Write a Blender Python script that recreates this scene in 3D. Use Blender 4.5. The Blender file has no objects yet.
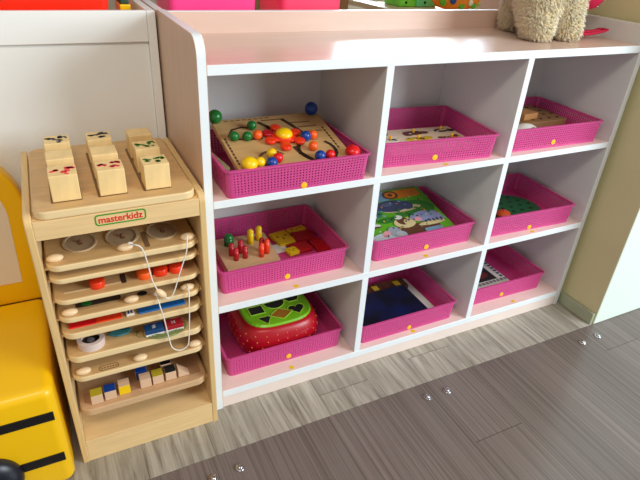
import bpy, bmesh, math, random
from math import pi, sin, cos, radians as R
from mathutils import Vector, Matrix
random.seed(7)
COL = bpy.context.scene.collection

# ------------------------------------------------------------------ materials
def lin(c):
    return tuple((v/255/12.92 if v/255 <= .04045 else ((v/255+.055)/1.055)**2.4) for v in c) + (1,)
MATS = {}
def mat(name, rgb, rough=.5, metal=0, noise=0, nscale=20, stretch=(1,1,1), bump=0, rgb2=None, coat=0, trans=0, emit=0, spec=.5, sheen=0, bscale=None):
    if name in MATS: return MATS[name]
    m = bpy.data.materials.new(name); m.use_nodes = True
    nt = m.node_tree; b = nt.nodes['Principled BSDF']
    b.inputs['Base Color'].default_value = lin(rgb); b.inputs['Roughness'].default_value = rough
    b.inputs['Metallic'].default_value = metal; b.inputs['Specular IOR Level'].default_value = spec
    b.inputs['Coat Weight'].default_value = coat; b.inputs['Transmission Weight'].default_value = trans
    b.inputs['Sheen Weight'].default_value = sheen
    tc = nt.nodes.new('ShaderNodeTexCoord'); mp = nt.nodes.new('ShaderNodeMapping')
    mp.inputs['Scale'].default_value = stretch
    nt.links.new(tc.outputs['Object'], mp.inputs['Vector'])
    nz = nt.nodes.new('ShaderNodeTexNoise'); nz.inputs['Scale'].default_value = nscale; nz.inputs['Detail'].default_value = 6
    nt.links.new(mp.outputs[0], nz.inputs['Vector'])
    a = lin(rgb); c2 = lin(rgb2) if rgb2 else tuple(max(0, v*(1-(noise or .06))) for v in a[:3])+(1,)
    rp = nt.nodes.new('ShaderNodeValToRGB')
    rp.color_ramp.elements[0].position = .35; rp.color_ramp.elements[1].position = .68
    rp.color_ramp.elements[0].color = c2; rp.color_ramp.elements[1].color = a
    nt.links.new(nz.outputs['Fac'], rp.inputs[0]); nt.links.new(rp.outputs[0], b.inputs['Base Color'])
    if bump:
        bp = nt.nodes.new('ShaderNodeBump'); bp.inputs['Strength'].default_value = bump; bp.inputs['Distance'].default_value = .002
        src = nz
        if bscale:
            src = nt.nodes.new('ShaderNodeTexNoise'); src.inputs['Scale'].default_value = bscale
            nt.links.new(mp.outputs[0], src.inputs['Vector'])
        nt.links.new(src.outputs['Fac'], bp.inputs['Height']); nt.links.new(bp.outputs[0], b.inputs['Normal'])
    if emit:
        b.inputs['Emission Color'].default_value = lin(rgb); b.inputs['Emission Strength'].default_value = emit
    MATS[name] = m; return m

M = dict(
    lam=mat('pale_laminate', (222,192,176), .24, noise=.05, nscale=6, stretch=(1,8,8)),
    lamside=mat('side_laminate', (214,182,156), .42, noise=.06, nscale=5, stretch=(8,8,1)),
    inner=mat('inner_laminate', (222,226,226), .5, noise=.03, nscale=5),
    edge=mat('white_edge_band', (236,243,246), .35, noise=.02),
    birch=mat('birch_wood', (238,203,146), .45, noise=.10, nscale=9, stretch=(1,6,14), bump=.05),
    birchv=mat('birch_wood_upright', (238,203,146), .45, noise=.10, nscale=9, stretch=(6,6,1), bump=.05),
    birchedge=mat('birch_ply_edge', (232,196,134), .5, noise=.2, nscale=9, stretch=(90,2,1)),
    tray=mat('shaded_tray_wood', (214,174,118), .45, noise=.12, nscale=8, stretch=(2,9,9), bump=.04),  # tray tops: shade painted in as a darker tone than the edges
    traylip=mat('tray_edge_wood', (240,212,160), .4, noise=.06, nscale=8, stretch=(2,9,20)),
    groove=mat('routed_groove', (128,96,62), .7, noise=.15),
    darkgroove=mat('dark_routed_groove', (62,44,30), .7),
    knob=mat('pale_wood_knob', (240,208,164), .35, noise=.04, nscale=30),
    block=mat('block_wood', (244,212,150), .55, noise=.13, nscale=12, stretch=(4,4,1), bump=.05),
    pink=mat('pink_plastic', (208,64,132), .38, noise=.04, nscale=8),
    pinkrim=mat('pink_plastic_rim', (210,76,142), .34, noise=.03),
    pinkfloor=mat('pink_plastic_floor', (186,42,112), .4, noise=.05),
    yellow=mat('sunny_yellow', (252,200,10), .38, noise=.06, nscale=10),
    dot=mat('yellow_sticker', (255,196,24), .45), dot2=mat('yellow_shelf_sticker', (236,206,20), .5), shelfm=mat('shelf_laminate', (240,214,206), .4, noise=.04, nscale=6, stretch=(1,8,8)), plinth=mat('plinth_laminate', (240,222,212), .35, noise=.03),
    cream=mat('cream_panel', (238,224,202), .5, noise=.04, nscale=5),
    black=mat('black_strap', (14,14,16), .45),
    navy=mat('dark_navy', (14,18,34), .35),
    red=mat('red_paint', (226,24,30), .28), dred=mat('crimson_paint', (184,16,34), .35),
    orange=mat('orange_paint', (250,98,26), .28), green=mat('green_paint', (16,112,42), .28),
    blue=mat('blue_paint', (14,64,150), .28), yel=mat('yellow_paint', (250,206,10), .28),
    orred=mat('orange_red_paint', (240,58,22), .28),
    lime=mat('lime_green_plastic', (122,190,28), .3), straw=mat('strawberry_red_plastic', (176,8,30), .34),
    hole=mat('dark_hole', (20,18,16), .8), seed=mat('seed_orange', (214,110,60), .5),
    maple=mat('maze_wood', (206,168,112), .45, noise=.18, nscale=7, stretch=(1,7,7), bump=.03),
    steel=mat('steel', (205,205,208), .18, metal=1), cord=mat('white_cord', (240,236,226), .6),
    paper=mat('white_paper', (232,228,222), .5), ink=mat('black_ink', (64,70,74), .6),
    inkred=mat('red_ink', (250,66,76), .6), inkgreen=mat('green_ink', (84,140,52), .6),
    logogreen=mat('logo_green', (66,148,36), .5), logored=mat('logo_red', (222,46,36), .5),
    fur=mat('cream_fur', (255,238,196), .8, noise=.04, nscale=40),
    strap=mat('raspberry_fabric', (224,28,84), .6), 
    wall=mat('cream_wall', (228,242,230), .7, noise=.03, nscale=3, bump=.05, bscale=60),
    wallshade=mat('shaded_wall', (216,208,162), .7, noise=.05, nscale=3, bump=.05, bscale=60),  # same wall as the front, shade of the pillar side put into the colour
    base=mat('sage_baseboard', (172,178,150), .45, noise=.12, nscale=20),
    clear=mat('clear_plastic', (235,240,240), .06, trans=.92),
)

_f=M['fur'].node_tree.nodes['Principled BSDF']; _f.inputs['Subsurface Weight'].default_value=.5; _f.inputs['Subsurface Radius'].default_value=(.02,.014,.008); _f.inputs['Subsurface Scale'].default_value=.5
# ------------------------------------------------------------------ mesh builder
class MB:
    def __init__(s): s.v=[]; s.f=[]; s.mi=[]; s.mats=[]; s.sm=[]
    def idx(s, m):
        if m not in s.mats: s.mats.append(m)
        return s.mats.index(m)
    def add(s, bm, m, T=None, smooth=False, fm=None):
        if T is not None: bmesh.ops.transform(bm, matrix=T, verts=bm.verts)
        bm.normal_update()
        o = len(s.v); bm.verts.index_update()
        s.v += [tuple(v.co) for v in bm.verts]
        for f in bm.faces:
            s.f.append([o+v.index for v in f.verts]); s.sm.append(smooth)
            mm = m
            if fm:
                r = fm(f.normal, f.calc_center_median())
                if r is not None: mm = r
            s.mi.append(s.idx(mm))
        bm.free(); return s
    def box(s, x0,x1,y0,y1,z0,z1, m, bev=0, T=None, fm=None, seg=2):
        bm = bmesh.new(); bmesh.ops.create_cube(bm, size=1)
        for v in bm.verts:
            v.co = Vector(((x0+x1)/2+v.co.x*(x1-x0), (y0+y1)/2+v.co.y*(y1-y0), (z0+z1)/2+v.co.z*(z1-z0)))
        if bev: bmesh.ops.bevel(bm, geom=bm.edges[:], offset=bev, segments=seg, affect='EDGES', profile=.5)
        return s.add(bm, m, T, False, fm)
    def prism(s, pts, z0, z1, m, bev=0, T=None, smooth=False, fm=None, seg=2):
        bm = bmesh.new()
        a = [bm.verts.new((x,y,z0)) for x,y in pts]; b = [bm.verts.new((x,y,z1)) for x,y in pts]
        bm.faces.new(a[::-1]); bm.faces.new(b); n=len(pts)
        for i in range(n): bm.faces.new((a[i],a[(i+1)%n],b[(i+1)%n],b[i]))
        bmesh.ops.recalc_face_normals(bm, faces=bm.faces[:])
        if bev:
            es=[e for e in bm.edges if abs(e.verts[0].co.z-e.verts[1].co.z)<1e-7]
            bmesh.ops.bevel(bm, geom=es, offset=bev, segments=seg, affect='EDGES', profile=.5)
        return s.add(bm, m, T, smooth, fm)
    def ring(s, outer, inner, z0, z1, m, T=None, fm=None):
        bm = bmesh.new(); n=len(outer)
        L=[[bm.verts.new((x,y,z)) for x,y in P] for P,z in ((outer,z0),(outer,z1),(inner,z1),(inner,z0))]
        for k in range(4):
            A=L[k];B=L[(k+1)%4]
            for i in range(n): bm.faces.new((A[i],A[(i+1)%n],B[(i+1)%n],B[i]))
        bmesh.ops.recalc_face_normals(bm, faces=bm.faces[:])
        return s.add(bm, m, T, False, fm)
    def cyl(s, p, q, r, m, r2=None, n=20, bev=0, smooth=True):
        p=Vector(p); q=Vector(q); d=q-p; bm=bmesh.new()
        bmesh.ops.create_cone(bm, cap_ends=True, segments=n, radius1=r, radius2=r if r2 is None else r2, depth=d.length)
        if bev:
            es=[e for e in bm.edges if abs(e.verts[0].co.z-e.verts[1].co.z)<1e-7]
            bmesh.ops.bevel(bm, geom=es, offset=bev, segments=2, affect='EDGES', profile=.5)
        T = Matrix.Translation((p+q)/2) @ d.to_track_quat('Z','Y').to_matrix().to_4x4()
        return s.add(bm, m, T, smooth)
    def ball(s, c, r, m, sc=(1,1,1), n=20, T=None):
        bm=bmesh.new(); bmesh.ops.create_uvsphere(bm, u_segments=n, v_segments=n//2+2, radius=r)
        X = Matrix.Translation(c) @ Matrix.Diagonal((*sc,1))
        if T is not None: X = T @ X
        return s.add(bm, m, X, True)
    def tube(s, pts, r, m, n=8, closed=False):
        P=[Vector(p) for p in pts]; bm=bmesh.new(); rings=[]
        N=len(P)
        for i,p in enumerate(P):
            if closed: t=P[(i+1)%N]-P[i-1]
            else: t=P[min(i+1,N-1)]-P[max(i-1,0)]
            qd=t.to_track_quat('Z','Y'); rr = r[i] if isinstance(r,(list,tuple)) else r
            rings.append([bm.verts.new(p+qd@Vector((rr*cos(2*pi*k/n),rr*sin(2*pi*k/n),0))) for k in range(n)])
        for i in range(N if closed else N-1):
            a=rings[i];b=rings[(i+1)%N]
            # align start
            best=min(range(n), key=lambda k:(a[0].co-b[k].co).length)
            b2=b[best:]+b[:best]
            for k in range(n): bm.faces.new((a[k],a[(k+1)%n],b2[(k+1)%n],b2[k]))
            if not(closed and i==N-1) : rings[(i+1)%N]=b2
        if not closed: bm.faces.new(rings[0][::-1]); bm.faces.new(rings[-1])
        return s.add(bm, m, None, True)
    def loft(s, profiles, m, caps=True, smooth=True, fm=None, T=None):
        bm=bmesh.new(); L=[[bm.verts.new(p) for p in P] for P in profiles]; n=len(L[0])
        for a,b in zip(L,L[1:]):
            for i in range(n): bm.faces.new((a[i],a[(i+1)%n],b[(i+1)%n],b[i]))
        if caps: bm.faces.new(L[0][::-1]); bm.faces.new(L[-1])
        bmesh.ops.recalc_face_normals(bm, faces=bm.faces[:])
        return s.add(bm, m, T, smooth, fm)
    def build(s, name, parent=None, off=(0,0,0), angle=35):
        me=bpy.data.meshes.new(name)
        me.from_pydata([(x-off[0],y-off[1],z-off[2]) for x,y,z in s.v],[],s.f)
        for m in s.mats: me.materials.append(m)
        me.polygons.foreach_set('material_index', s.mi); me.polygons.foreach_set('use_smooth', s.sm)
        me.update(); o=bpy.data.objects.new(name, me); COL.objects.link(o)
        if parent: o.parent=parent
        return o
def rrect(x0,x1,y0,y1,r,n=6):
    pts=[]
    for cx,cy,a0 in ((x1-r,y1-r,0),(x0+r,y1-r,90),(x0+r,y0+r,180),(x1-r,y0+r,270)):
        for k in range(n+1):
            a=R(a0+90*k/n); pts.append((cx+r*cos(a),cy+r*sin(a)))
    return pts
def ell(cx,cy,rx,ry,n=20,rot=0):
    return [(cx+rx*cos(2*pi*k/n)*cos(rot)-ry*sin(2*pi*k/n)*sin(rot), cy+rx*cos(2*pi*k/n)*sin(rot)+ry*sin(2*pi*k/n)*cos(rot)) for k in range(n)]
def empty(name, loc, label, cat, group=None, rz=0):
    o=bpy.data.objects.new(name,None); COL.objects.link(o); o.location=loc; o.rotation_euler[2]=rz; o.empty_display_size=.05
    return tag(o,label,cat,group)
def tag(o,label,cat,group=None,kind=None):
    o['label']=label; o['category']=cat
    if group: o['group']=group
    if kind: o['kind']=kind
    return o
def struct(o): o['kind']='structure'; return o
def dup(root, loc=None, label=None):
    r=root.copy(); COL.objects.link(r)
    if loc is not None: r.location=loc
    if label: r['label']=label
    for ch in list(root.children):
        c=ch.copy(); COL.objects.link(c); c.parent=r; c.matrix_parent_inverse=ch.matrix_parent_inverse
        for g in list(ch.children):
            d=g.copy(); COL.objects.link(d); d.parent=c
    return r
def frame(o, ex, ey):
    ex=Vector(ex).normalized(); ey=Vector(ey); ey=(ey-ex*ey.dot(ex)).normalized(); ez=ex.cross(ey)
    T=Matrix((ex,ey,ez)).transposed().to_4x4(); return Matrix.Translation(o)@T

# ------------------------------------------------------------------ setting
def floor_mat(name, c1, c2, c3, width, offs, gloss, grain, seam):
    m=bpy.data.materials.new(name); m.use_nodes=True; nt=m.node_tree; N=nt.nodes; Lk=nt.links; b=N['Principled BSDF']
    geo=N.new('ShaderNodeNewGeometry'); sx=N.new('ShaderNodeSeparateXYZ'); Lk.new(geo.outputs['Position'],sx.inputs[0])
    def mth(op,a,bb=None,c=None):
        n=N.new('ShaderNodeMath'); n.operation=op
        for i,v in enumerate((a,bb,c)):
            if v is None: continue
            if isinstance(v,(int,float)): n.inputs[i].default_value=v
            else: Lk.new(v,n.inputs[i])
        return n.outputs[0]
    u=mth('DIVIDE', mth('ADD',sx.outputs[0],offs), width); pid=mth('FLOOR',u); fr=mth('FRACT',u)
    wn=N.new('ShaderNodeTexWhiteNoise'); wn.noise_dimensions='1D'; Lk.new(pid,wn.inputs['W'])
    yoff=mth('MULTIPLY',wn.outputs['Value'],7.3)
    yy=mth('DIVIDE',mth('ADD',sx.outputs[1],yoff),1.6); rid=mth('FLOOR',yy); fy=mth('FRACT',yy)
    wn2=N.new('ShaderNodeTexWhiteNoise'); wn2.noise_dimensions='2D'
    cb=N.new('ShaderNodeCombineXYZ'); Lk.new(pid,cb.inputs[0]); Lk.new(rid,cb.inputs[1]); Lk.new(cb.outputs[0],wn2.inputs['Vector'])
    cv=N.new('ShaderNodeCombineXYZ'); Lk.new(sx.outputs[0],cv.inputs[0]); Lk.new(mth('ADD',sx.outputs[1],mth('MULTIPLY',wn2.outputs['Value'],5)),cv.inputs[1]); Lk.new(mth('MULTIPLY',wn2.outputs['Value'],9),cv.inputs[2])
    mp=N.new('ShaderNodeMapping'); mp.inputs['Scale'].default_value=(grain[0],grain[1],1); Lk.new(cv.outputs[0],mp.inputs['Vector'])
    nz=N.new('ShaderNodeTexNoise'); nz.inputs['Scale'].default_value=1; nz.inputs['Detail'].default_value=8; nz.inputs['Roughness'].default_value=.65; nz.inputs['Distortion'].default_value=grain[2]
    Lk.new(mp.outputs[0],nz.inputs['Vector'])
    rp=N.new('ShaderNodeValToRGB'); e=rp.color_ramp.elements; e[0].position=grain[3]; e[0].color=lin(c3); e[1].position=grain[4]; e[1].color=lin(c1)
    mid=rp.color_ramp.elements.new((grain[3]+grain[4])/2); mid.color=lin(c2)
    Lk.new(nz.outputs['Fac'],rp.inputs[0])
    edge=mth('MAXIMUM', mth('LESS_THAN',fr,seam), mth('LESS_THAN',fy,.0016))
    val=mth('ADD',.90,mth('MULTIPLY',wn2.outputs['Value'],.18)); val2=mth('MULTIPLY',val,mth('SUBTRACT',1,mth('MULTIPLY',edge,.45)))
    hs=N.new('ShaderNodeHueSaturation'); Lk.new(rp.outputs[0],hs.inputs['Color']); Lk.new(val2,hs.inputs['Value'])
    Lk.new(hs.outputs[0],b.inputs['Base Color']); b.inputs['Roughness'].default_value=gloss
    bp=N.new('ShaderNodeBump'); bp.inputs['Strength'].default_value=.15; bp.inputs['Distance'].default_value=.001
    Lk.new(nz.outputs['Fac'],bp.inputs['Height']); Lk.new(bp.outputs[0],b.inputs['Normal'])
    return m
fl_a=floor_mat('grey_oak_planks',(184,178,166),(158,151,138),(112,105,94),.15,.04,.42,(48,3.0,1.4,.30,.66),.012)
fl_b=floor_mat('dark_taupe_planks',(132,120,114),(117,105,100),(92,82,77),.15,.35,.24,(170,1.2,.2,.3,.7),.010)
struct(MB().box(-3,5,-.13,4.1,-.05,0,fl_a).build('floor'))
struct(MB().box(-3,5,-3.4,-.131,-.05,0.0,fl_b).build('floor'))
# pillar on the right: cream wall, shade on the side facing the shelf painted in
PX=1.222
struct(MB().box(PX,2.3,-.133,.50,0,2.6,M['wall'],.004,fm=lambda n,c: M['wallshade'] if n.x<-.5 or n.y>.5 else None).build('wall_right'))
bb=MB().box(PX-.012,PX,-.128,.50,0,.042,M['base'],.002); struct(bb.build('baseboard_right'))
# far wall with windows the shelf top mirrors
bw=mat('far_wall',(206,196,176),.8)
W=MB(); z0,z1=1.59,2.5
xs=[-3,2.44,3.80,4.06,4.40,5.0]
W.box(-3,5,4.0,4.12,0,z0,bw).box(-3,5,4.0,4.12,z1,2.7,bw)
for a,b_ in ((-3,2.44),(3.64,4.14),(4.30,5.0)): W.box(a,b_,4.0,4.12,z0,z1,bw)
struct(W.build('wall_back'))
sky=mat('daylight_outside',(225,238,255),.5,emit=22)
for i,(a,b_) in enumerate(((2.44,3.64),(4.14,4.30))):
    f=struct(MB().box(a,b_,4.07,4.08,z0,z1,sky).build('window_%d'%(i+1)))
    w=MB()
    w.box(a,b_,4.03,4.06,z0,z0+.03,M['edge']).box(a,b_,4.03,4.06,z1-.03,z1,M['edge']).box(a,a+.03,4.03,4.06,z0+.03,z1-.03,M['edge']).box(b_-.03,b_,4.03,4.06,z0+.03,z1-.03,M['edge'])
    w.build('window_frame',f)

# ------------------------------------------------------------------ pink-white cubby shelf
P=.394; T_=.0182; HT=.8487; W3=3*P+T_
z_b0,z_b1,z_2b,z_2t,z_1b,z_1t,z_tb,z_tt=.0365,.0565,.3011,.3199,.5661,.583,.83,.8487
shelf=empty('cubby_shelf',(0,0,0),'wide pale pink and white nine-compartment shelf holding pink baskets','shelf')
white_front=lambda n,c: M['edge'] if n.y<-.6 else None
def side_profile(D,H,r):   # (y,z) outline with rounded upper front corner
    pts=[(0,0),(D,0),(D,H)]
    for k in range(9):
        a=R(90+90*k/8); pts.append((r+r*cos(a),H-r+r*sin(a)))
    return pts
TX=Matrix(((0,0,1,0),(1,0,0,0),(0,1,0,0),(0,0,0,1)))   # (y,z,x)->(x,y,z)
def side_panel(x0,x1,D,H,r,m,edgem,parent,off=(0,0,0),name='side_panel',yo=0,inm=None,ins=1):
    b=MB(); pts=side_profile(D,H,r)
    b.prism(pts,x0,x1,m,.0012,T=Matrix.Translation((0,yo,0))@TX,seg=1,
            fm=lambda n,c: edgem if abs(n.x)<.5 else (inm if inm and n.x*ins>.5 and c.z<.83 else None))
    return b.build(name,parent,off)
side_panel(0,T_,.318,.897,.034,M['lamside'],M['edge'],shelf)
side_panel(3*P,W3,.318,.897,.034,M['inner'],M['edge'],shelf)
g=.0004
for (a,b_) in ((z_b0,z_b1),(z_2b,z_2t),(z_1b,z_1t),(z_tb,z_tt)):
    nm={z_b0:'bottom_board',z_tb:'top_board'}.get(a,'shelf_board')
    MB().box(T_,3*P,.0005,.30,a,b_,M['lam'] if nm=='top_board' else M['shelfm'],.0008,fm=white_front,seg=1).build(nm,shelf)
for k in (1,2):
    for a,b_ in ((z_b1,z_2b),(z_2t,z_1b),(z_1t,z_tb)):
        MB().box(k*P,k*P+T_,.001,.30,a,b_,M['inner'],.0006,fm=white_front,seg=1).build('divider',shelf)
MB().box(T_,3*P,.30,.31,.0,.83,M['inner']).build('back_panel',shelf)
MB().box(T_,3*P,.30,.318,.83,.895,M['lam'],.001,fm=lambda n,c: M['edge'] if n.z>.6 else None,seg=1).build('back_lip',shelf)
MB().box(T_,3*P,.0025,.02,0,z_b0,M['plinth'],.0008,seg=1).build('plinth',shelf)
for x,y,z in ((.214,.009,z_2t),(.607,.011,z_1t),(.597,.010,z_2t),(.986,.009,z_2t),(.211,.010,z_b1),(.601,.010,z_b1),(.994,.011,z_b1)):
    MB().prism(ell(x,y+.003,.0065,.0065,20),z+.00005,z+.0005,M['dot2']).build('sticker',shelf)

# ------------------------------------------------------------------ baskets
def make_basket():
    t=empty('plastic_basket',(0,0,0),'','basket','pink plastic baskets in the shelf compartments')
    Wt,Wb,Dt,Db,H=.1648,.161,.250,.244,.062
    def outl(k,ins=0):   # k 0..1 height
        w=Wb+(Wt-Wb)*k-ins; d0=.003*(1-k)+ins; d1=.003*(1-k)+Db+(Dt-Db)*k-ins
        return rrect(-w,w,d0,d1,.012-ins*.6,5)
    b=MB()
    fl=lambda k,i=0:[(x,y,H*k) for x,y in outl(k,i)]
    b.loft([fl(0),fl(.035)],M['pink'],caps=True,smooth=False)
    o0,o1,i0,i1=fl(.03),fl(1),fl(.03,.0018),fl(1,.0018)
    for c in range(4):
        for k in range(5):
            j=c*6+k; q=[o0[j],o0[j+1],o1[j+1],o1[j],i0[j],i0[j+1],i1[j+1],i1[j]]
            bm=bmesh.new(); vs=[bm.verts.new(v) for v in q]
            for ff in ((0,1,2,3),(5,4,7,6),(3,2,6,7)): bm.faces.new([vs[i] for i in ff])
            bmesh.ops.recalc_face_normals(bm, faces=bm.faces[:]); b.add(bm,M['pinkrim'],smooth=False)
    def bar(a,c,w,dirw,nrm,out,th):
        a=Vector(a)+nrm*out; c=Vector(c)+nrm*out; dw=Vector(dirw)*w/2; nn=nrm*th; bm=bmesh.new()
        vs=[bm.verts.new(v) for v in (a-dw-nn,a+dw-nn,c+dw-nn,c-dw-nn,a-dw,a+dw,c+dw,c-dw)]
        for q in ((4,5,6,7),(3,2,1,0),(0,1,5,4),(1,2,6,5),(2,3,7,6),(3,0,4,7)): bm.faces.new([vs[i] for i in q])
        bmesh.ops.recalc_face_normals(bm, faces=bm.faces[:]); b.add(bm,M['pinkrim'])
    def wall(p0,p1,q0,q1,n_up,nrm):
        p0,p1,q0,q1=map(Vector,(p0,p1,q0,q1)); nrm=Vector(nrm); du=(p1-p0).normalized(); up=(q0-p0).normalized()
        for i in range(n_up+1):
            t_=i/n_up; bar(p0.lerp(p1,t_),q0.lerp(q1,t_),.0042,du,nrm,0.0,.0016)
        for j in range(10):
            t_=.02+.96*j/9; bar(p0.lerp(q0,t_),p1.lerp(q1,t_),.0030 if j not in (0,9) else .006,up,nrm,.0006,.0020)
    e=.012; sl=.003
    wall((-Wb+e,sl,0.002),(Wb-e,sl,0.002),(-Wt+e,0,H-.002),(Wt-e,0,H-.002),42,(0,-1,0))
    wall((-Wb+e,sl+Db,0.002),(Wb-e,sl+Db,0.002),(-Wt+e,Dt,H-.002),(Wt-e,Dt,H-.002),42,(0,1,0))
    wall((-Wb,sl+e,0.002),(-Wb,Db+sl-e,0.002),(-Wt,e,H-.002),(-Wt,Dt-e,H-.002),30,(-1,0,0))
    wall((Wb,sl+e,0.002),(Wb,Db+sl-e,0.002),(Wt,e,H-.002),(Wt,Dt-e,H-.002),30,(1,0,0))
    b.build('body',t)
    MB().ring(rrect(-Wt-.0035,Wt+.0035,-.0035,Dt+.0035,.014,5),rrect(-Wt+.003,Wt-.003,.003,Dt-.003,.009,5),H-.0035,H,M['pinkrim']).build('rim',t)
    d=MB().cyl((0,.0005,0),(0,-.0018,0),.0073,M['dot'],n=20,bev=.0005).build('sticker',t); d.location=(0,.0015,.03)
    return t
BK={ # key: x centre, front y, z, label, sticker(x,z), y scale
 11:(.2105,-.001,z_1t,'pink basket under the wooden maze board, top left compartment',.217,.590),
 12:(.597,.027,z_1t,'pink basket with the picture knob puzzle, top middle compartment',.582,.598),
 13:(.984,.019,z_1t,'pink basket with the brown holed board, top right compartment',.975,.598),
 21:(.202,.040,z_2t,'pink basket with the peg board and red and yellow tiles',.203,.332),
 22:(.607,.034,z_2t,'pink basket under the green jungle picture board',.612,.332),
 23:(.983,.022,z_2t,'pink basket with the green spotted disc inside',.982,.329),
 31:(.209,.040,z_b1,'pink basket holding the strawberry shape sorter, bottom left compartment',.214,.071),
 32:(.589,.020,z_b1,'pink basket with dark blue book, bottom middle compartment',.591,.067),
 33:(.9765,.042,z_b1,'pink basket with white lettered card, bottom right compartment',.968,.071)}
b0=make_basket(); first=True
for k,(x,y,z,lab,sx,sz) in BK.items():
    o=b0 if first else dup(b0); first=False
    rz=R({12:-5,13:-1.5,23:-2.5,33:-1}.get(k,0)); o.location=(x,y,z+.0002); o.rotation_euler[2]=rz; o['label']=lab
    for c in o.children:
        if c.name.startswith('sticker'):
            zz=sz-z; c.location=(sx-x,.003*(1-zz/.062)+.0002,zz)

# ------------------------------------------------------------------ contents: maze board (top left)
t=empty('maze_board',(.078,.006,.634),'wooden bead maze board with coloured balls in the top left basket','toy')
t.rotation_mode='QUATERNION'
FM=frame((0,0,0),(1,0,0),(.0,.2,.042)); t.rotation_quaternion=FM.to_quaternion()
b=MB(); bw_,bd_=.264,.211
b.prism(rrect(0,bw_,0,bd_,.006,3),-.012,0,M['maple'],.001)
b.build('board',t)
b=MB()
def groove(pts,w=.006,m=M['darkgroove']):
    w*=1.35
    for (x0,y0),(x1,y1) in zip(pts,pts[1:]):
        d=Vector((x1-x0,y1-y0)); 
        if d.length<1e-6: continue
        n=Vector((-d.y,d.x)).normalized()*w/2; e=d.normalized()*w*.3
        q=[(x0-e.x+n.x,y0-e.y+n.y),(x0-e.x-n.x,y0-e.y-n.y),(x1+e.x-n.x,y1+e.y-n.y),(x1+e.x+n.x,y1+e.y+n.y)]
        b.prism(q,-.0005,.0006,m)
arc=lambda cx,cy,rx,ry,a0,a1,n=18:[(cx+rx*cos(R(a0+(a1-a0)*k/n)),cy+ry*sin(R(a0+(a1-a0)*k/n))) for k in range(n+1)]
groove(arc(.194,.050,.042,.044,100,400),.006)
groove([(.02,.140),(.035,.165),(.06,.172),(.085,.160)],.004); groove([(.022,.13),(.06,.118),(.09,.12)],.004)
groove([(.105,.185),(.118,.165),(.125,.140)],.007); groove([(.165,.19),(.178,.160),(.190,.125)],.007)
groove([(.148,.070),(.152,.045),(.165,.02)],.008)
groove(arc(.085,.035,.03,.03,30,260),.005,M['groove'])
groove([(.178,.172),(.225,.170)],.003,M['groove']); groove([(.190,.150),(.235,.150)],.003,M['groove']); groove([(.197,.128),(.24,.128)],.003,M['groove'])
groove([(.115,.192),(.17,.192)],.003,M['groove'])
for k in range(9): groove([(.008,.03+.012*k),(.008,.036+.012*k)],.0028)
for k in range(8): groove([(.247,.05+.012*k),(.247,.056+.012*k)],.0028)
for k in range(8): groove([(.03+.014*k,.203),(.037+.014*k,.203)],.0025,M['groove'])
b.build('grooves',t)
for c,x,y,r,fl in (('green',.008,.205,.016,1),('blue',.246,.205,.016,1),('red',.262,.014,.017,.75),('yel',.022,.012,.017,.85)):
    MB().ball((x,y,r*fl*.85),r,M[c],(1,1,fl)).cyl((x,y,-.006),(x,y,.006),.006,M[c]).build('corner_knob',t)
for c,x,y in (('green',.079,.160),('green',.026,.123),('green',.054,.118),('orange',.078,.119),('blue',.183,.094),('orange',.202,.096),('orange',.183,.052),('blue',.182,.013),('red',.206,.013),('yel',.082,.043),('red',.089,.024),('blue',.070,.010),('yel',.047,.017)):
    MB().ball((x,y,.010),.0108 if c!='blue' else .012,M[c]).cyl((x,y,.0),(x,y,.004),.004,M[c]).build('bead',t)
b=MB()
for k,(x,y) in enumerate(((.100,.096),(.124,.066),(.164,.083),(.104,.126),(.168,.118),(.130,.145))):
    b.cyl((x,y,.003),(x,y,.011),.012,M['orred'] if k!=3 else M['dred'],bev=.002)
    b.cyl(((x+.136)/2,(y+.108)/2,.003),((x+.136)/2,(y+.108)/2,.0095),.012,M['orred'],bev=.002)
b.cyl((.136,.108,.001),(.136,.108,.012),.022,M['orred'],bev=.002)
b.build('gear',t); MB().ball((.136,.108,.013),.019,M['yel'],(1,1,.6)).build('gear_cap',t)
# soft book tucked beside the maze board
b=MB(); Tm=frame((.064,.10,.602),(.5,.05,.22),(-.03,1,.0))
b.prism(rrect(-.008,.020,-.02,.12,.008,4),0,.006,mat('pale_green_cloth',(206,212,160),.8),.002,T=Tm)
b.prism(ell(.006,.05,.005,.016,14),.0061,.0066,mat('leaf_green_print',(90,110,50),.8),T=Tm); b.prism(ell(.004,.01,.005,.012,14),.0061,.0066,M['hole'],T=Tm)
tag(b.build('cloth_toy'),'pale green cloth toy tucked at the left beneath the maze board','toy')

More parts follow.
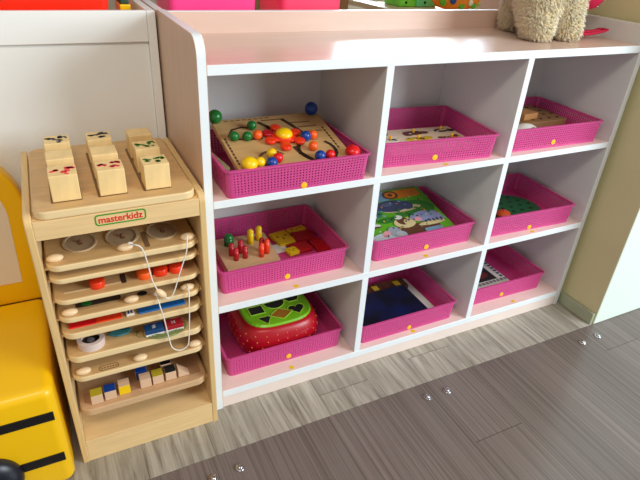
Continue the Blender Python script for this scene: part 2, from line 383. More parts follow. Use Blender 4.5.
# ------------------------------------------------------------------ knob puzzle (top middle)
zp=z_1t+.004
t=empty('knob_puzzle',(.470,.099,zp),'pale wooden picture puzzle with small yellow knobs lying in top middle basket','puzzle',rz=R(-5))
MB().prism(rrect(0,.282,0,.142,.006,3),0,.014,mat('pale_board',(236,216,190),.5,noise=.05),.001).build('board',t)
def printed(name,parent,shapes,z,T=None,th=.0003):
    b=MB(); 
    for i,(m,pts) in enumerate(shapes): b.prism(pts,z+.0001+i*.00012,z+.0001+i*.00012+th,m,T=T)
    return b.build(name,parent)
brown=mat('brown_print',(92,46,36),.6); dpur=mat('plum_print',(66,38,60),.6); ylp=mat('ochre_print',(206,170,30),.6); whp=mat('white_print',(226,222,214),.6); bkp=mat('black_print',(32,28,34),.6); orp=mat('orange_print',(218,120,40),.6)
pcs=[(.150,.105,brown,[('e',0,0,.034,.014),('e',-.02,-.008,.014,.01),('e',.03,-.002,.016,.008)],dpur),
     (.240,.110,bkp,[('e',0,0,.022,.012),('e',.03,-.004,.012,.008)],whp),
     (.140,.060,ylp,[('e',0,0,.042,.012),('e',.03,.004,.016,.01)],brown),
     (.238,.052,brown,[('e',0,0,.014,.010),('e',-.026,.006,.014,.006),('e',.018,.012,.012,.006)],orp),
     (.060,.066,whp,[('e',0,0,.024,.014),('e',.02,.008,.010,.010)],bkp),(.050,.110,brown,[('e',0,0,.026,.012)],whp)]
for x,y,m,es,m2 in pcs:
    sh=[(m,ell(x+e[1],y+e[2],e[3]*.95,e[4],16)) for e in es]+[(m2,ell(x+.006,y+.001,.012,.005,12))]+[((m2,whp,orp,dpur,ylp)[k],ell(x-.026+.013*k,y+.006*(-1)**k,.0045,.0028,8)) for k in range(5)]
    p=printed('puzzle_piece',t,sh,.014,th=.0015)
    MB().cyl((x,y,.015),(x,y,.021),.0022,M['dot'],n=10).ball((x,y,.023),.0042,M['dot'],n=12).build('knob',p)
# ------------------------------------------------------------------ brown holed board (top right)
oak=mat('oak_brown',(150,108,66),.55,noise=.2,nscale=8,stretch=(1,6,6)); oak2=mat('light_oak',(178,126,72),.5,noise=.12,nscale=8,stretch=(1,6,6))
t=empty('peg_hole_board',(.842,.112,z_1t+.004),'brown wooden board with rows of round holes in top right basket','board')
MB().prism(rrect(0,.283,0,.145,.008,3),0,.036,oak,.0015).build('board',t)
b=MB()
for i in range(8):
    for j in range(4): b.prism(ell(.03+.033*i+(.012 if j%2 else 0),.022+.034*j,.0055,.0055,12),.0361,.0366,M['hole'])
b.build('holes',t)
b=MB().box(0,.062,0,.05,0,.018,oak2,.0015); o=b.build('wooden_block'); o.location=(.965,.130,z_1t+.0405); o.rotation_euler[2]=R(8); tag(o,'light brown wooden block on the holed board in the top right basket','block')
b=MB().ball((0,0,.026),.040,M['paper'],(1,.85,.65)).ball((.004,-.012,.042),.014,mat('grey_dab',(150,150,140),.7),(1,1,.5)); o=b.build('cloth_pouch'); o.location=(.915,.070,z_1t+.004); tag(o,'small white rounded pouch in front of the brown holed board','pouch')

# ------------------------------------------------------------------ peg board and tiles (middle left)
zb=z_2t+.004
t=empty('peg_board',(.066,.092,zb),'natural wood peg board with red, yellow and green pegs','toy')
pbw=mat('peg_board_wood',(214,182,138),.5,noise=.1,nscale=10,stretch=(1,6,6))
MB().prism([(.004,0),(.141,.004),(.150,.145),(.006,.150)],0,.026,pbw,.0015).build('board',t)
for c,x,y,h,r in (('green',.108,.205,.030,.0105),('yel',.163,.194,.040,.007),('yel',.189,.203,.040,.007),('dred',.099,.154,.034,.0058),('dred',.103,.130,.034,.0058),('dred',.124,.158,.036,.0058),('dred',.127,.132,.034,.0058),('orred',.167,.124,.038,.006),('dred',.176,.147,.038,.0058),('orred',.185,.134,.040,.006)):
    x-=.066; y-=.092
    r*=1.18
    MB().cyl((x,y,.024),(x,y,.026+h-r*.6),r,M[c],n=16).ball((x,y,.026+h-r*.8),r,M[c],n=14).build('peg',t)
tt=mat('yellow_tile_paint',(232,196,16),.5,noise=.08); rt=mat('red_tile_paint',(176,10,22),.45,noise=.08)
dk=mat('tile_print_dark',(120,70,10),.6)
tiles=[(tt,.264,.220,.050,.066,8,0,'yellow tile with dark print at the left beside the peg board'),
       (tt,.318,.250,.055,.024,12,.0,'yellow tile furthest back, above the red tiles'),
       (rt,.292,.160,.052,.044,4,0,'small red tile overlapping the yellow one at basket front'),
       (rt,.322,.210,.062,.046,-6,.0,'red tile in the middle of basket, behind the others'),
       (rt,.343,.150,.036,.062,3,.0,'red tile at the right wall of the peg board basket'),
       (tt,.262,.148,.030,.030,10,0,'yellow tile nearest the front rim of basket')]
for i,(m,x,y,w,d,a,dz,lab) in enumerate(tiles):
    b=MB().prism(rrect(-w/2,w/2,-d/2,d/2,.003,3),0,.009,m,.001)
    for k in range(3):
        b.prism(ell(-w*.25+w*.25*k,d*.1*(-1)**k,w*.05,d*.08,10),.0091,.0094,dk if m is tt else M['dred'])
    o=b.build('wooden_tile'); o.location=(x,y,z_2t+.004+dz+.0003*i); o.rotation_euler[2]=R(a); tag(o,lab,'tile','red and yellow tiles beside the peg board')
o=MB().prism(rrect(-.02,.02,-.02,.02,.004,3),0,.003,M['paper']).build('paper_slip'); o.location=(.237,.18,z_2t+.004); tag(o,'white paper slip between peg board and yellow tile','paper')

# ------------------------------------------------------------------ jungle picture board (middle)
t=empty('picture_board',(.455,.052,z_2t+.036),'green jungle picture board with animals leaning in centre basket','puzzle')
t.rotation_mode='QUATERNION'; t.rotation_quaternion=frame((0,0,0),(1,.0,0),(0,.22,.040)).to_quaternion()
w_,d_=.276,.222
MB().prism(rrect(0,w_,0,d_,.005,3),-.012,0,mat('board_edge_wood',(210,190,150),.6),.001).build('board',t)
C=lambda n,c: mat('print_'+n,c,.55)
gr,gr2,bl,nv,tn,br,wh,lv,og,pk=C('leaf',(92,168,30)),C('deep_leaf',(50,120,40)),C('sky',(120,160,190)),C('slate',(64,72,104)),C('sand',(208,190,140)),C('bark',(96,58,36)),C('white',(220,218,210)),C('lavender',(136,142,182)),C('orange',(222,124,30)),C('blush',(216,150,160))
S=[(gr,rrect(.001,w_-.001,.001,d_-.001,.004,3)),(gr2,ell(.20,.12,.07,.04,20)),(bl,rrect(.03,.15,.175,.219,.004,3)),(C('teal',(70,130,120)),ell(.05,.13,.045,.03,18)),(gr2,ell(.09,.09,.03,.012)),
 (og,rrect(.170,.262,.176,.214,.01,4)),(br,ell(.163,.196,.026,.020)),(og,ell(.163,.196,.018,.014)),(br,ell(.163,.196,.008,.007)),
 (tn,ell(.165,.128,.065,.014)),(nv,ell(.140,.146,.056,.026)),(nv,ell(.088,.150,.026,.010,14,.3)),(nv,ell(.185,.140,.022,.02)),(C('slate_light',(92,100,130)),ell(.13,.155,.02,.008)),
 (bl,ell(.03,.165,.02,.02)),(wh,ell(.045,.112,.024,.012)),(wh,ell(.03,.074,.03,.01)),(br,ell(.03,.068,.03,.004)),
 (br,rrect(.10,.235,.002,.055,.01,4)),(tn,ell(.135,.066,.034,.022)),(br,ell(.133,.076,.018,.018)),(wh,ell(.128,.092,.013,.009)),(tn,ell(.142,.066,.008,.013)),(bkp,ell(.142,.071,.003,.003)),
 (tn,ell(.215,.046,.045,.008)),(lv,ell(.215,.078,.048,.024)),(lv,ell(.180,.078,.018,.016)),(pk,ell(.182,.070,.012,.010)),(bkp,ell(.188,.084,.003,.003)),(lv,ell(.250,.060,.014,.014)),
 (bl,rrect(.175,.235,.006,.028,.006,3)),(C('cloud',(186,192,200)),ell(.05,.022,.044,.018)),(C('cloud2',(150,158,172)),ell(.085,.036,.020,.022)),(C('cloud3',(172,180,192)),ell(.098,.022,.016,.014)),(pk,ell(.056,.034,.016,.010,14,.6)),(bkp,ell(.088,.052,.003,.003))]
for k in range(5): S.append((bkp,ell(.20+.013*k,.054+.002*(k%2),.0025,.007,8)))
for k in range(8): S.append((gr2,ell(.025+.03*k,.105+.012*(-1)**k,.008,.004,8,k)))
rq=random.Random(5); pal=[wh,tn,br,nv,gr2,og,bl,bkp,lv,ylp]
for k in range(70): S.append((pal[rq.randrange(10)],ell(rq.uniform(.012,.264),rq.uniform(.012,.21),rq.uniform(.0015,.005),rq.uniform(.001,.003),8,rq.uniform(0,3))))
printed('picture',t,S,0)

# ------------------------------------------------------------------ green disc (middle right)
t=empty('spotted_disc',(.976,.134,z_2t+.004),'dark green wooden disc with black holes in middle right basket','toy')
dg=mat('deep_green_paint',(16,92,52),.45,noise=.1)
MB().prism(ell(0,0,.132,.098,48),0,.016,dg,.003).build('disc',t)
b=MB()
for i in range(-3,4):
    for j in range(-3,4):
        x=i*.036+(j%2)*.018; y=j*.028
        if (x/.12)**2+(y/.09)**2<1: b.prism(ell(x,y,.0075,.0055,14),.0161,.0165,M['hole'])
b.build('holes',t)
o=MB().ball((0,0,.012),.022,mat('burnt_orange',(196,74,18),.5),(1,1,.55)).cyl((0,0,.02),(0,0,.027),.003,M['dred']).build('toy_fruit'); o.location=(.930,.085,z_2t+.0205); tag(o,'small orange toy fruit on the green disc','toy')

# ------------------------------------------------------------------ strawberry shape sorter (bottom left)
t=empty('shape_sorter',(.214,.156,z_b1+.004),'red strawberry shape sorter with lime green holed lid','toy')
def sq(a,b_,z,n=48,e=3.2,cy=0):
    out=[]
    for k in range(n):
        th=2*pi*k/n; c,s_=cos(th),sin(th)
        r=(abs(c)**e+abs(s_)**e)**(-1/e); out.append((a*r*c,cy+b_*r*s_,z))
    return out
prof=[(.092,.082,0),(.104,.094,.006),(.113,.102,.026),(.116,.104,.050),(.114,.102,.072),(.106,.095,.090),(.096,.087,.098)]
MB().loft([sq(a,c,z) for a,c,z in prof],M['straw']).build('body',t)
# seeds
b=MB()
for zr,n,o_ in ((.028,26,0),(.046,28,.5),(.064,28,0),(.080,26,.5)):
    a=[p for p in prof]
    for k in range(n):
        th=2*pi*(k+o_)/n
        for (a0,c0,z0_),(a1,c1,z1_) in zip(prof,prof[1:]):
            if z0_<=zr<=z1_:
                f=(zr-z0_)/(z1_-z0_); A=a0+(a1-a0)*f; B=c0+(c1-c0)*f
        c,s_=cos(th),sin(th); rr=(abs(c)**3.2+abs(s_)**3.2)**(-1/3.2)
        b.ball((A*rr*c,B*rr*s_,zr),.0021,M['seed'],(1,1,1.2),n=8)
b.build('seeds',t)
holes=[]
pol=lambda cx,cy,r,n,rot=0,sx=1,sy=1:[(cx+sx*r*cos(R(rot)+2*pi*k/n),cy+sy*r*sin(R(rot)+2*pi*k/n)) for k in range(n)]
heart=lambda cx,cy,s_:[(cx+s_*.0625*16*sin(a)**3,cy+s_*.0625*(13*cos(a)-5*cos(2*a)-2*cos(3*a)-cos(4*a))) for a in [2*pi*k/24 for k in range(24)]]
holes=[pol(-.045,-.058,.017,3,270,1.1,1),pol(.003,-.050,.020,4,0,1.3,.9),heart(.052,-.045,.018),
       pol(-.056,-.012,.021,4,45,1.05,.9),[(x,y) for x,y in [(-.022,.004),(.026,.006)]+[(.002+.024*cos(R(a)),.004-.024*sin(R(a))) for a in range(20,170,15)]],pol(.056,.012,.018,6,0,1.1,1),
       pol(-.045,.042,.018,5,90),ell(.004,.048,.019,.016,20),pol(.05,.058,.016,4,0,1.1,.9)]
b=MB(); b.loft([sq(.094,.085,.0975),sq(.096,.087,.1015),sq(.092,.083,.1055)],M['lime'],smooth=False)
b.build('lid',t)
b=MB(); b2=MB(); lightlime=mat('pale_lime_rim',(176,220,70),.35)
for i,h in enumerate(holes):
    cx=sum(p[0] for p in h)/len(h); cy=sum(p[1] for p in h)/len(h); h=[(cx*.98+(x-cx)*1.22,cy*.96+(y-cy)*1.22) for x,y in h]; cx*=.98; cy*=.96
    h2=[(cx+(x-cx)*1.13,cy+(y-cy)*1.13) for x,y in h]
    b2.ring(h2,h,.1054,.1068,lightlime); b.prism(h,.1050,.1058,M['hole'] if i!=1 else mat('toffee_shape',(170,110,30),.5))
o=b2.build('hole_rims',t); b.build('shape_holes',t)

# ------------------------------------------------------------------ dark blue board book (bottom middle)
zz=z_b1+.004
o=MB().prism(rrect(0,.274,0,.196,.004,3),0,.012,M['paper'],.001).build('white_board'); o.location=(.445,.040,zz); tag(o,'white edged flat board under the dark blue book','board')
t=empty('board_book',(.44,.045,zz+.0122),'dark navy blue board book lying in bottom middle basket','book')
dn=mat('navy_cover',(8,22,80),.4,rgb2=(3,5,10),nscale=11)
MB().box(0,.232,0,.135,0,.003,dn,.001).box(0,.232,0,.135,.021,.024,dn,.001).box(0,.004,0,.135,.003,.021,dn).build('cover',t)
MB().box(.004,.230,.003,.132,.003,.021,M['paper']).build('pages',t)
oc=mat('amber_card',(120,64,16),.55,rgb2=(60,28,12),nscale=30)
b=MB().box(0,.262,0,.045,0,.014,oc,.001)
for k in range(6): b.box(.02+.04*k,.04+.04*k,.01,.034,.0141,.0146,ylp if k%2 else brown)
o=b.build('picture_card'); o.location=(.434,.184,zz+.0122); tag(o,'amber patterned box behind the navy book, same basket','box')

# ------------------------------------------------------------------ lettered card (bottom right)
t=empty('lettered_card',(.829,.098,z_b1+.0045),'white card with dark picture and letter border, bottom right basket','card')
MB().prism(rrect(0,.228,0,.150,.004,3),0,.008,M['paper'],.0008).build('card',t)
S=[(bkp,rrect(.03,.195,.026,.105,.004,3)),(C('maroon',(110,40,40)),ell(.15,.06,.03,.018)),(C('greyblue',(90,90,110)),ell(.08,.07,.03,.02)),(C('teal2',(40,80,80)),ell(.17,.09,.015,.01))]
for k in range(13):
    x=.024+.0155*k
    S.append((nv,rrect(x,x+.009,.007,.017,.001,2))); S.append((wh,rrect(x+.003,x+.006,.0095,.0145,.0008,2)))
    if k<7: S.append((nv,rrect(.212,.224,.03+.0155*k,.039+.0155*k,.001,2)))
    S.append((nv,rrect(x,x+.009,.120,.130,.001,2)))
printed('print',t,S,.008)

# ------------------------------------------------------------------ birch tray stand on the left
X0,X1,YF,YB=-.3145,-.0055,-.032,.290
U=(X0,YF,0)
stand=empty('tray_stand',U,'narrow birch wood stand filled with sliding activity trays','stand')
for a,b_ in ((X0,X0+.0125),(X1-.0125,X1)):
    bq=MB(); bq.prism(side_profile(YB-YF,.621,.02),a,b_,M['birchv'],.002,T=Matrix.Translation((0,YF,0))@TX,seg=2,fm=lambda n,c: M['birchedge'] if abs(n.x)<.5 else None)
    bq.build('side_panel',stand,U)
xi0,xi1=X0+.0125,X1-.0125
MB().box(xi0,xi1,YF+.001,YF+.015,.575,.6112,M['birch'],.001).build('fascia',stand,U)
MB().box(xi0,xi1,YF+.015,YB-.006,.598,.611,M['birch']).build('top_board',stand,U)
MB().box(xi0,xi1,YB-.006,YB,.0,.611,M['birchv']).build('back_panel',stand,U)
MB().box(xi0,xi1,YF+.001,YB-.006,.050,.063,M['birch'],.001).build('bottom_board',stand,U)
MB().box(xi0,xi1,YF+.001,YF+.014,0,.050,M['birch'],.001).build('plinth',stand,U)
# maker's mark on the fascia

TF=Matrix(((1,0,0,0),(0,0,1,YF+.001),(0,1,0,0),(0,0,0,1)))  # (x,z)->front plane, extrude toward -y via negative z
b=MB(); cx0,cx1,cz0,cz1=-.2045,-.1165,.5865,.6085
b.ring(rrect(cx0,cx1,cz0,cz1,.006,5),rrect(cx0+.0024,cx1-.0024,cz0+.0024,cz1-.0024,.004,5),-.0006,-.0001,M['logogreen'],T=TF)
logo=b.build('logo_frame',stand,U)
cu=bpy.data.curves.new('maker_lettering','FONT'); cu.body='masterkidz'; cu.size=.0185; cu.extrude=.0002; cu.offset=.00030; cu.align_x='CENTER'; cu.align_y='CENTER'
tmp=bpy.data.objects.new('tmp',cu); COL.objects.link(tmp)
bpy.context.view_layer.update(); dg_=bpy.context.evaluated_depsgraph_get()
me=bpy.data.meshes.new_from_object(tmp.evaluated_get(dg_)); bpy.data.objects.remove(tmp)
me.materials.clear(); me.materials.append(M['logored'])
wd=max(v.co.x for v in me.vertices)-min(v.co.x for v in me.vertices); mx=(max(v.co.x for v in me.vertices)+min(v.co.x for v in me.vertices))/2
for v in me.vertices:
    x=(v.co.x-mx)*.076/wd; v.co=Vector((x+(cx0+cx1)/2-U[0], YF+.0005-v.co.z-U[1], v.co.y+(cz0+cz1)/2-.0005))
o=bpy.data.objects.new('logo_lettering',me); COL.objects.link(o); o.parent=stand

TRAYS={1:(.501,.515),2:(.474,.486),3:(.426,.438),4:(.383,.396),5:(.342,.358),6:(.280,.297),7:(.228,.242),8:(.127,.146)}
tx0,tx1,ty0,ty1=-.2975,-.0225,-.024,.262
def tray(k,label,rim=True,m=None):
    z0_,z1_=TRAYS[k]; L0=((tx0+tx1)/2,ty0,z0_)
    t=empty('activity_tray',L0,label,'tray','activity trays sliding in the birch stand')
    lipf=lambda n,c: (mat('reddish_tray_lip',(214,176,132),.5) if m else M['traylip']) if abs(n.z)<.6 else None
    MB().prism(rrect(tx0,tx1,ty0,ty1,.024,8),z0_,z1_,m or M['tray'],.003,fm=lipf).build('board',t,L0)
    # wooden runners the tray slides on
    for a,b_ in ((xi0,tx0+.006),(tx1-.006,xi1)):
        MB().box(a,b_,0.0,.25,z0_-.005,z0_-.0002,M['birch']).build('runner',stand,U)
    return t,L0,z1_
def knobs(t,L0,z,pts,m=None):
    for x,y in pts: MB().ball((x,y,z+.005),.0135,M['knob'],(1.1,.72,.55)).cyl((x,y,z-.001),(x,y,z+.003),.006,M['knob']).build('knob',t,L0)
# top block tray
L0=((xi0+xi1)/2,-.03,.6115)
tt_=empty('block_tray',L0,'rounded birch tray of picture blocks topping the stand','tray')
MB().prism(rrect(-.2985,-.0215,-.030,.282,.022,8),.6115,.628,M['tray'],.003,fm=lambda n,c: M['traylip'] if abs(n.z)<.6 else None).build('board',tt_,L0)
sl=MB()
for x in (-.267,-.190,-.111):
    sl.prism(rrect(x-.0008,x+.0505,-.0015,.225,.003,3),.6275,.6284,M['groove'])
sl.build('slots',tt_,L0)
def stamp(b,m,seed,z):
    rnd=random.Random(seed)
    for cx,cy in ((.013,.026),(.033,.031),(.030,.014)):
        for k in range(6 if cx<.02 else 5):
            a=rnd.uniform(0,2*pi); r=rnd.uniform(.001,.009)
            b.prism(ell(cx+r*cos(a),cy+r*sin(a)*.9,rnd.uniform(.0026,.0044),rnd.uniform(.0034,.0050),10,rnd.uniform(0,3)),z,z+.0003,m)
    b.prism(ell(.037,.035,.006,.0022,10,.3),z,z+.0003,m); b.prism(ell(.041,.030,.0022,.005,10,.3),z,z+.0003,m)
rows=[(.0,'front'),(.084,'middle'),(.163,'back')]
colour={('front',0):'inkred',('front',1):'inkred',('front',2):'inkgreen',('middle',2):'inkgreen',('back',0):'ink',('back',1):'ink'}
cname={'inkred':'red','inkgreen':'green','ink':'black'}
colx=[-.2645,-.1868,-.1075]; cw={0:'left',1:'middle',2:'right'}
for y,rn in rows:
    for c in range(3):
        k=colour.get((rn,c)); 
        lab=('wooden block with %s print in %s row, %s column of the tray'%(cname[k],rn,cw[c])) if k else ('plain wooden block in the %s row, %s column of the tray'%(rn,cw[c]))
        h=.0485 if rn!='middle' or c==2 else .0475
        t=empty('picture_block',(colx[c],y,.6286),lab,'block','picture blocks on top of the birch stand')
        if rn=='middle' and c<2: t.location.y=.081
        MB().box(0,.0465,0,.047,0,h,M['block'],.0015).build('block',t)
        if k:
            b=MB(); stamp(b,M[k],c*7+len(rn),h+.0001); b.build('print',t)

t,L0,z=tray(1,'topmost sliding tray, with round clear windows and white cord')
b=MB()
for x,y in ((-.235,.050),(-.158,.046),(-.080,.043)):
    b.prism(ell(x,y,.029,.036,32),z-.0005,z+.0003,mat('recess_wood',(186,158,122),.5,noise=.1))
    b.prism(ell(x,y-.004,.005,.007,16),z+.0003,z+.0006,M['groove'])
    MB().ring(ell(x,y,.031,.038,32),ell(x,y,.027,.034,32),z,z+.0022,mat('pale_ring',(204,180,142),.25)).build('ring',t,L0)
    MB().cyl((x,y,z),(x,y,z+.005),.003,mat('brown_peg',(120,74,50),.5)).build('peg',t,L0)
b.prism(rrect(-.123,-.113,-.012,.05,.004,3),z-.0005,z+.0003,M['groove']); b.build('recesses',t,L0)
knobs(t,L0,z,((-.281,-.002),(-.159,-.007),(-.040,-.008)))
def cr(P,n=6):
    P=[Vector(p) for p in P]; out=[]
    for i in range(len(P)-1):
        a=P[max(i-1,0)];b_=P[i];c=P[i+1];d=P[min(i+2,len(P)-1)]
        for k in range(n):
            s_=k/n; out.append(.5*((2*b_)+(c-a)*s_+(2*a-5*b_+4*c-d)*s_*s_+(3*b_-a-3*c+d)*s_**3))
    out.append(P[-1]); return out
yc=-.036
def yz(l,y=yc): return [(x,y,z_) for x,z_ in l]
c1=[(-.150,-.006,z+.008)]+yz([(-.145,.548),(-.133,.530),(-.126,.497),(-.121,.454),(-.114,.430),(-.100,.406),(-.089,.402),(-.080,.418),(-.072,.441),(-.061,.472),(-.051,.500)])+[(-.0475,-.034,.518),(-.042,-.014,z+.0125)]
for i in (1,): c1[i]=(-.146,-.030,.536)
cd=MB().tube(cr(c1),.0013,M['cord'],8).build('cord',t,L0)
MB().ball((-.150,-.006,z+.008),.0065,mat('white_bead',(232,222,214),.35)).build('bead',t,L0)
Tb=frame((-.107,yc,.417),(.62,0,-.78),(0,1,0))
MB().ball((0,0,0),.0075,M['knob'],(1.9,1,1),T=Tb).build('bead',t,L0)
t,L0,z=tray(2,'thin plain tray, second from the top of the stand')
t,L0,z=tray(3,'tray with one red disc left and orange and red discs right')
b=MB(); b.prism(rrect(-.280,-.168,-.001,.0035,.002,2),z-.0003,z+.0004,M['traylip']).prism(rrect(-.145,-.05,-.001,.0035,.002,2),z-.0003,z+.0004,M['traylip']).prism(rrect(-.175,-.165,-.004,.03,.003,2),z-.0003,z+.0005,M['darkgroove']); b.build('slots',t,L0)
for c,x in (('orred',-.219),('orange',-.130),('orred',-.098),('orred',-.067)):
    MB().cyl((x,.004,z+.0003),(x,.004,z+.015),.0145,M[c],n=28,bev=.002).build('disc',t,L0)
t,L0,z=tray(4,'tray with knobs, dark slots and hanging white cord loop')
b=MB(); b.prism(rrect(-.265,-.180,.004,.022,.006,4),z-.0003,z+.0004,M['darkgroove']).prism(ell(-.138,.008,.010,.008,16),z-.0003,z+.0004,M['hole']).prism(ell(-.245,.012,.010,.006,14),z+.0004,z+.002,M['green']); b.build('slots',t,L0)
knobs(t,L0,z,((-.276,-.011),(-.162,-.011),(-.049,-.010)))
c2=[(-.114,-.012,z+.004),(-.113,-.03,z-.0)]+yz([(-.111,.380),(-.107,.355),(-.100,.286),(-.094,.267),(-.080,.258),(-.067,.263),(-.061,.276),(-.056,.330),(-.053,.380)])+[(-.0505,-.030,.401),(-.049,-.012,z+.013)]
MB().tube(cr(c2),.0012,M['cord'],8).build('cord',t,L0)
MB().ball((-.114,-.012,z+.005),.005,mat('white_bead2',(226,216,206),.35)).build('bead',t,L0)
t,L0,z=tray(5,'tray with long red and blue inlaid bars')
b=MB().box(-.284,-.236,-.008,.010,z-.0005,z+.003,M['red'],.0008); b.build('bar',t,L0)
MB().box(-.2345,-.184,-.008,.010,z-.0005,z+.003,M['orred'],.0008).build('bar',t,L0)
MB().box(-.152,-.056,-.010,.010,z-.0005,z+.004,mat('bright_blue_paint',(26,104,176),.35),.0008).build('bar',t,L0)
MB().box(-.176,-.160,-.008,.008,z-.0005,z+.005,M['paper'],.001).box(-.172,-.169,-.006,.006,z+.005,z+.0055,M['ink']).box(-.166,-.163,-.006,.006,z+.005,z+.0055,M['ink']).build('letter_piece',t,L0)
t,L0,z=tray(6,'deep plain tray carrying a tape roll and letter blocks')
tr6=z
t,L0,z=tray(7,'tray with pale knobs and an oval engraved plate')
knobs(t,L0,z,((-.275,-.011),(-.162,-.014),(-.044,-.014)))
b=MB().ring(rrect(-.246,-.206,-.019,-.004,.006,4),rrect(-.2445,-.2075,-.0175,-.0055,.005,4),z-.0002,z+.0005,M['groove'])
for k in range(6): b.prism(rrect(-.241+.0055*k,-.238+.0055*k,-.0135,-.0095,.001,2),z-.0002,z+.0004,M['groove'])
b.build('plate',t,L0)
t,L0,z=tray(8,'lowest tray, thick and reddish, holding small painted cubes',m=mat('reddish_tray_wood',(208,166,124),.5,noise=.12,nscale=8,stretch=(2,9,9)))
b=MB().prism(rrect(-.288,-.032,-.002,.03,.006,3),z-.0003,z+.0004,mat('tray_trough',(176,132,96),.6)); b.build('trough',t,L0)
# ring roll, teal shape, wires and letter blocks on tray 6
t=empty('tape_roll',(-.250,.008,tr6+.0002),'pale round roll with black core on the deep tray','roll')
pr=mat('pale_pink_roll',(224,204,194),.5)
MB().ring(ell(0,0,.0265,.0265,32),ell(0,0,.018,.018,32),0,.017,pr).build('roll',t)
MB().cyl((0,0,0),(0,0,.010),.0178,M['hole'],n=28).ball((0,0,.010),.008,mat('grey_pin',(110,110,120),.3),(1,1,.5)).build('core',t)
b=MB().prism(pol(0,0,.022,6,10,1.1,.6),0,.004,mat('teal_felt',(60,130,136),.6),.001).prism(ell(.012,.004,.008,.006,12),.0041,.006,mat('dark_teal',(30,90,96),.6))
o=b.build('puzzle_shape'); o.location=(-.192,.022,tr6+.0003); tag(o,'flat teal toy shape beside the tape roll','toy')
wm=mat('green_wire',(110,140,70),.5)
b=MB()
for j in range(4): b.tube([(.046*cos(a)*(1-.1*j),(.028-.003*j)*sin(a),.0015+.001*j) for a in [2*pi*k/28 for k in range(28)]],.0009,wm,6,closed=True)
b.tube([(-.05,-.01,.002),(-.06,.0,.003),(-.055,.012,.002),(-.068,.016,.002)],.0009,wm,6)
o=b.build('wire_coil'); o.location=(-.103,-.003,tr6+.0002); tag(o,'loose coil of thin green wire around the letter blocks','wire')
def letter(b,ch,cx,z):
    strokes={'S':[((.003,.004),(-.003,.004)),((-.003,.004),(-.003,0)),((-.003,0),(.003,0)),((.003,0),(.003,-.004)),((.003,-.004),(-.003,-.004))],'H':[((-.003,-.004),(-.003,.004)),((.003,-.004),(.003,.004)),((-.003,0),(.003,0))]}[ch]
    for (ax,ay),(bx_,by) in strokes:
        b.box(cx+min(ax,bx_)-.0008,cx+max(ax,bx_)+.0008,min(ay,by)-.0008,max(ay,by)+.0008,z,z+.0004,M['paper'])
for x,m,ch,lab in ((-.1255,mat('denim_blue',(24,72,120),.5),'S','dark blue block with white letter S on the deep tray'),(-.0845,mat('brick_red',(172,28,40),.5),'H','red block with white letter H on the deep tray')):
    t=empty('letter_block',(x,-.004,tr6+.0065),lab,'block','letter blocks on the deep tray')
    MB().box(-.0195,.0195,-.012,.012,0,.010,m,.0008).build('block',t)
    MB().box(-.0195,.0195,-.012,.012,-.0055,-.0003,M['paper'],.0004).build('base',t)
    b=MB(); letter(b,ch,0,.0101); b.build('letter',t)
# painted cubes on tray 8
wn_=mat('cube_wood',(226,190,156),.5,noise=.06,nscale=20); grn=mat('mustard_paint',(190,170,40),.5)
zc=.1467; s_=.024
cubes=[(-.2615,-.012,grn,wn_,wn_,'cube with mustard top, leftmost in the lowest tray'),
 (-.2335,-.010,M['blue'],wn_,wn_,'cube with blue top, second from the left'),
 (-.2035,-.006,wn_,M['yel'],wn_,'cube with bright yellow front, third from the left'),
 (-.1575,-.004,wn_,wn_,wn_,'plain wood cube in the middle of the lowest tray'),
 (-.1300,-.003,grn,wn_,wn_,'cube with mustard top right of the plain wood cube'),
 (-.1010,-.002,M['hole'],wn_,wn_,'cube with black top in the lowest tray'),
 (-.1620,.026,M['blue'],M['blue'],wn_,'blue cube behind the plain wood cube'),
 (-.1060,.028,M['navy'],wn_,wn_,'navy topped cube behind the black topped cube')]
for x,y,top,front,side,lab in cubes:
    fr=front
    b=MB().box(-s_/2,s_/2,0,s_,0,s_,side,.0008,fm=lambda n,c,top=top,fr=fr: top if n.z>.7 else (fr if n.y<-.7 else None))
    o=b.build('painted_cube'); o.location=(x,y,zc); tag(o,lab,'block','painted cubes in the lowest tray')
b=MB().prism([(0,0),(.026,0),(.0,.024)],0,.022,wn_,.0006,T=Matrix(((1,0,0,0),(0,0,1,0),(0,1,0,0),(0,0,0,1))))
o=b.build('wooden_wedge'); o.location=(-.084,-.001,zc); tag(o,'triangular pale wood wedge, rightmost in the lowest tray','block')
# two chromed rods seen at the sides
for zr in (.200,):
    MB().cyl((xi0,.03,zr),(xi1,.03,zr),.003,M['steel']).build('rod',stand,U)

# ------------------------------------------------------------------ neighbouring cabinets
cab=empty('white_cabinet',(-.9,.31,0),'white backed cabinet standing behind the birch stand','cabinet')
cw_=mat('warm_white_panel',(242,244,242),.45,noise=.02,nscale=4); O=(-.9,.31,0)
def cpanel(x0,x1,y0,y1,z0_,z1_,m,name): MB().box(x0,x1,y0,y1,z0_,z1_,m,.0012,seg=1).build(name,cab,O)
cpanel(-.0225,-.0045,.310,.63,0,.895,cw_,'side_panel'); cpanel(-1.2,-1.182,.310,.63,0,.895,cw_,'side_panel')
cpanel(-1.182,-.0228,.318,.325,0,.832,cw_,'back_panel'); cpanel(-1.182,-.0228,.311,.325,.8322,.895,cw_,'back_rail')
cpanel(-1.182,-.0228,.3255,.62,.830,.849,M['lam'],'top_board'); cpanel(-1.182,-.0228,.3255,.62,.04,.058,M['lam'],'bottom_board'); cpanel(-1.182,-.0228,.3255,.61,.42,.438,M['lam'],'shelf_board')
cab2=empty('back_cabinet',(.0,.32,0),'pale cabinet standing back to back behind the pink shelf','cabinet'); O2=(0,.32,0)
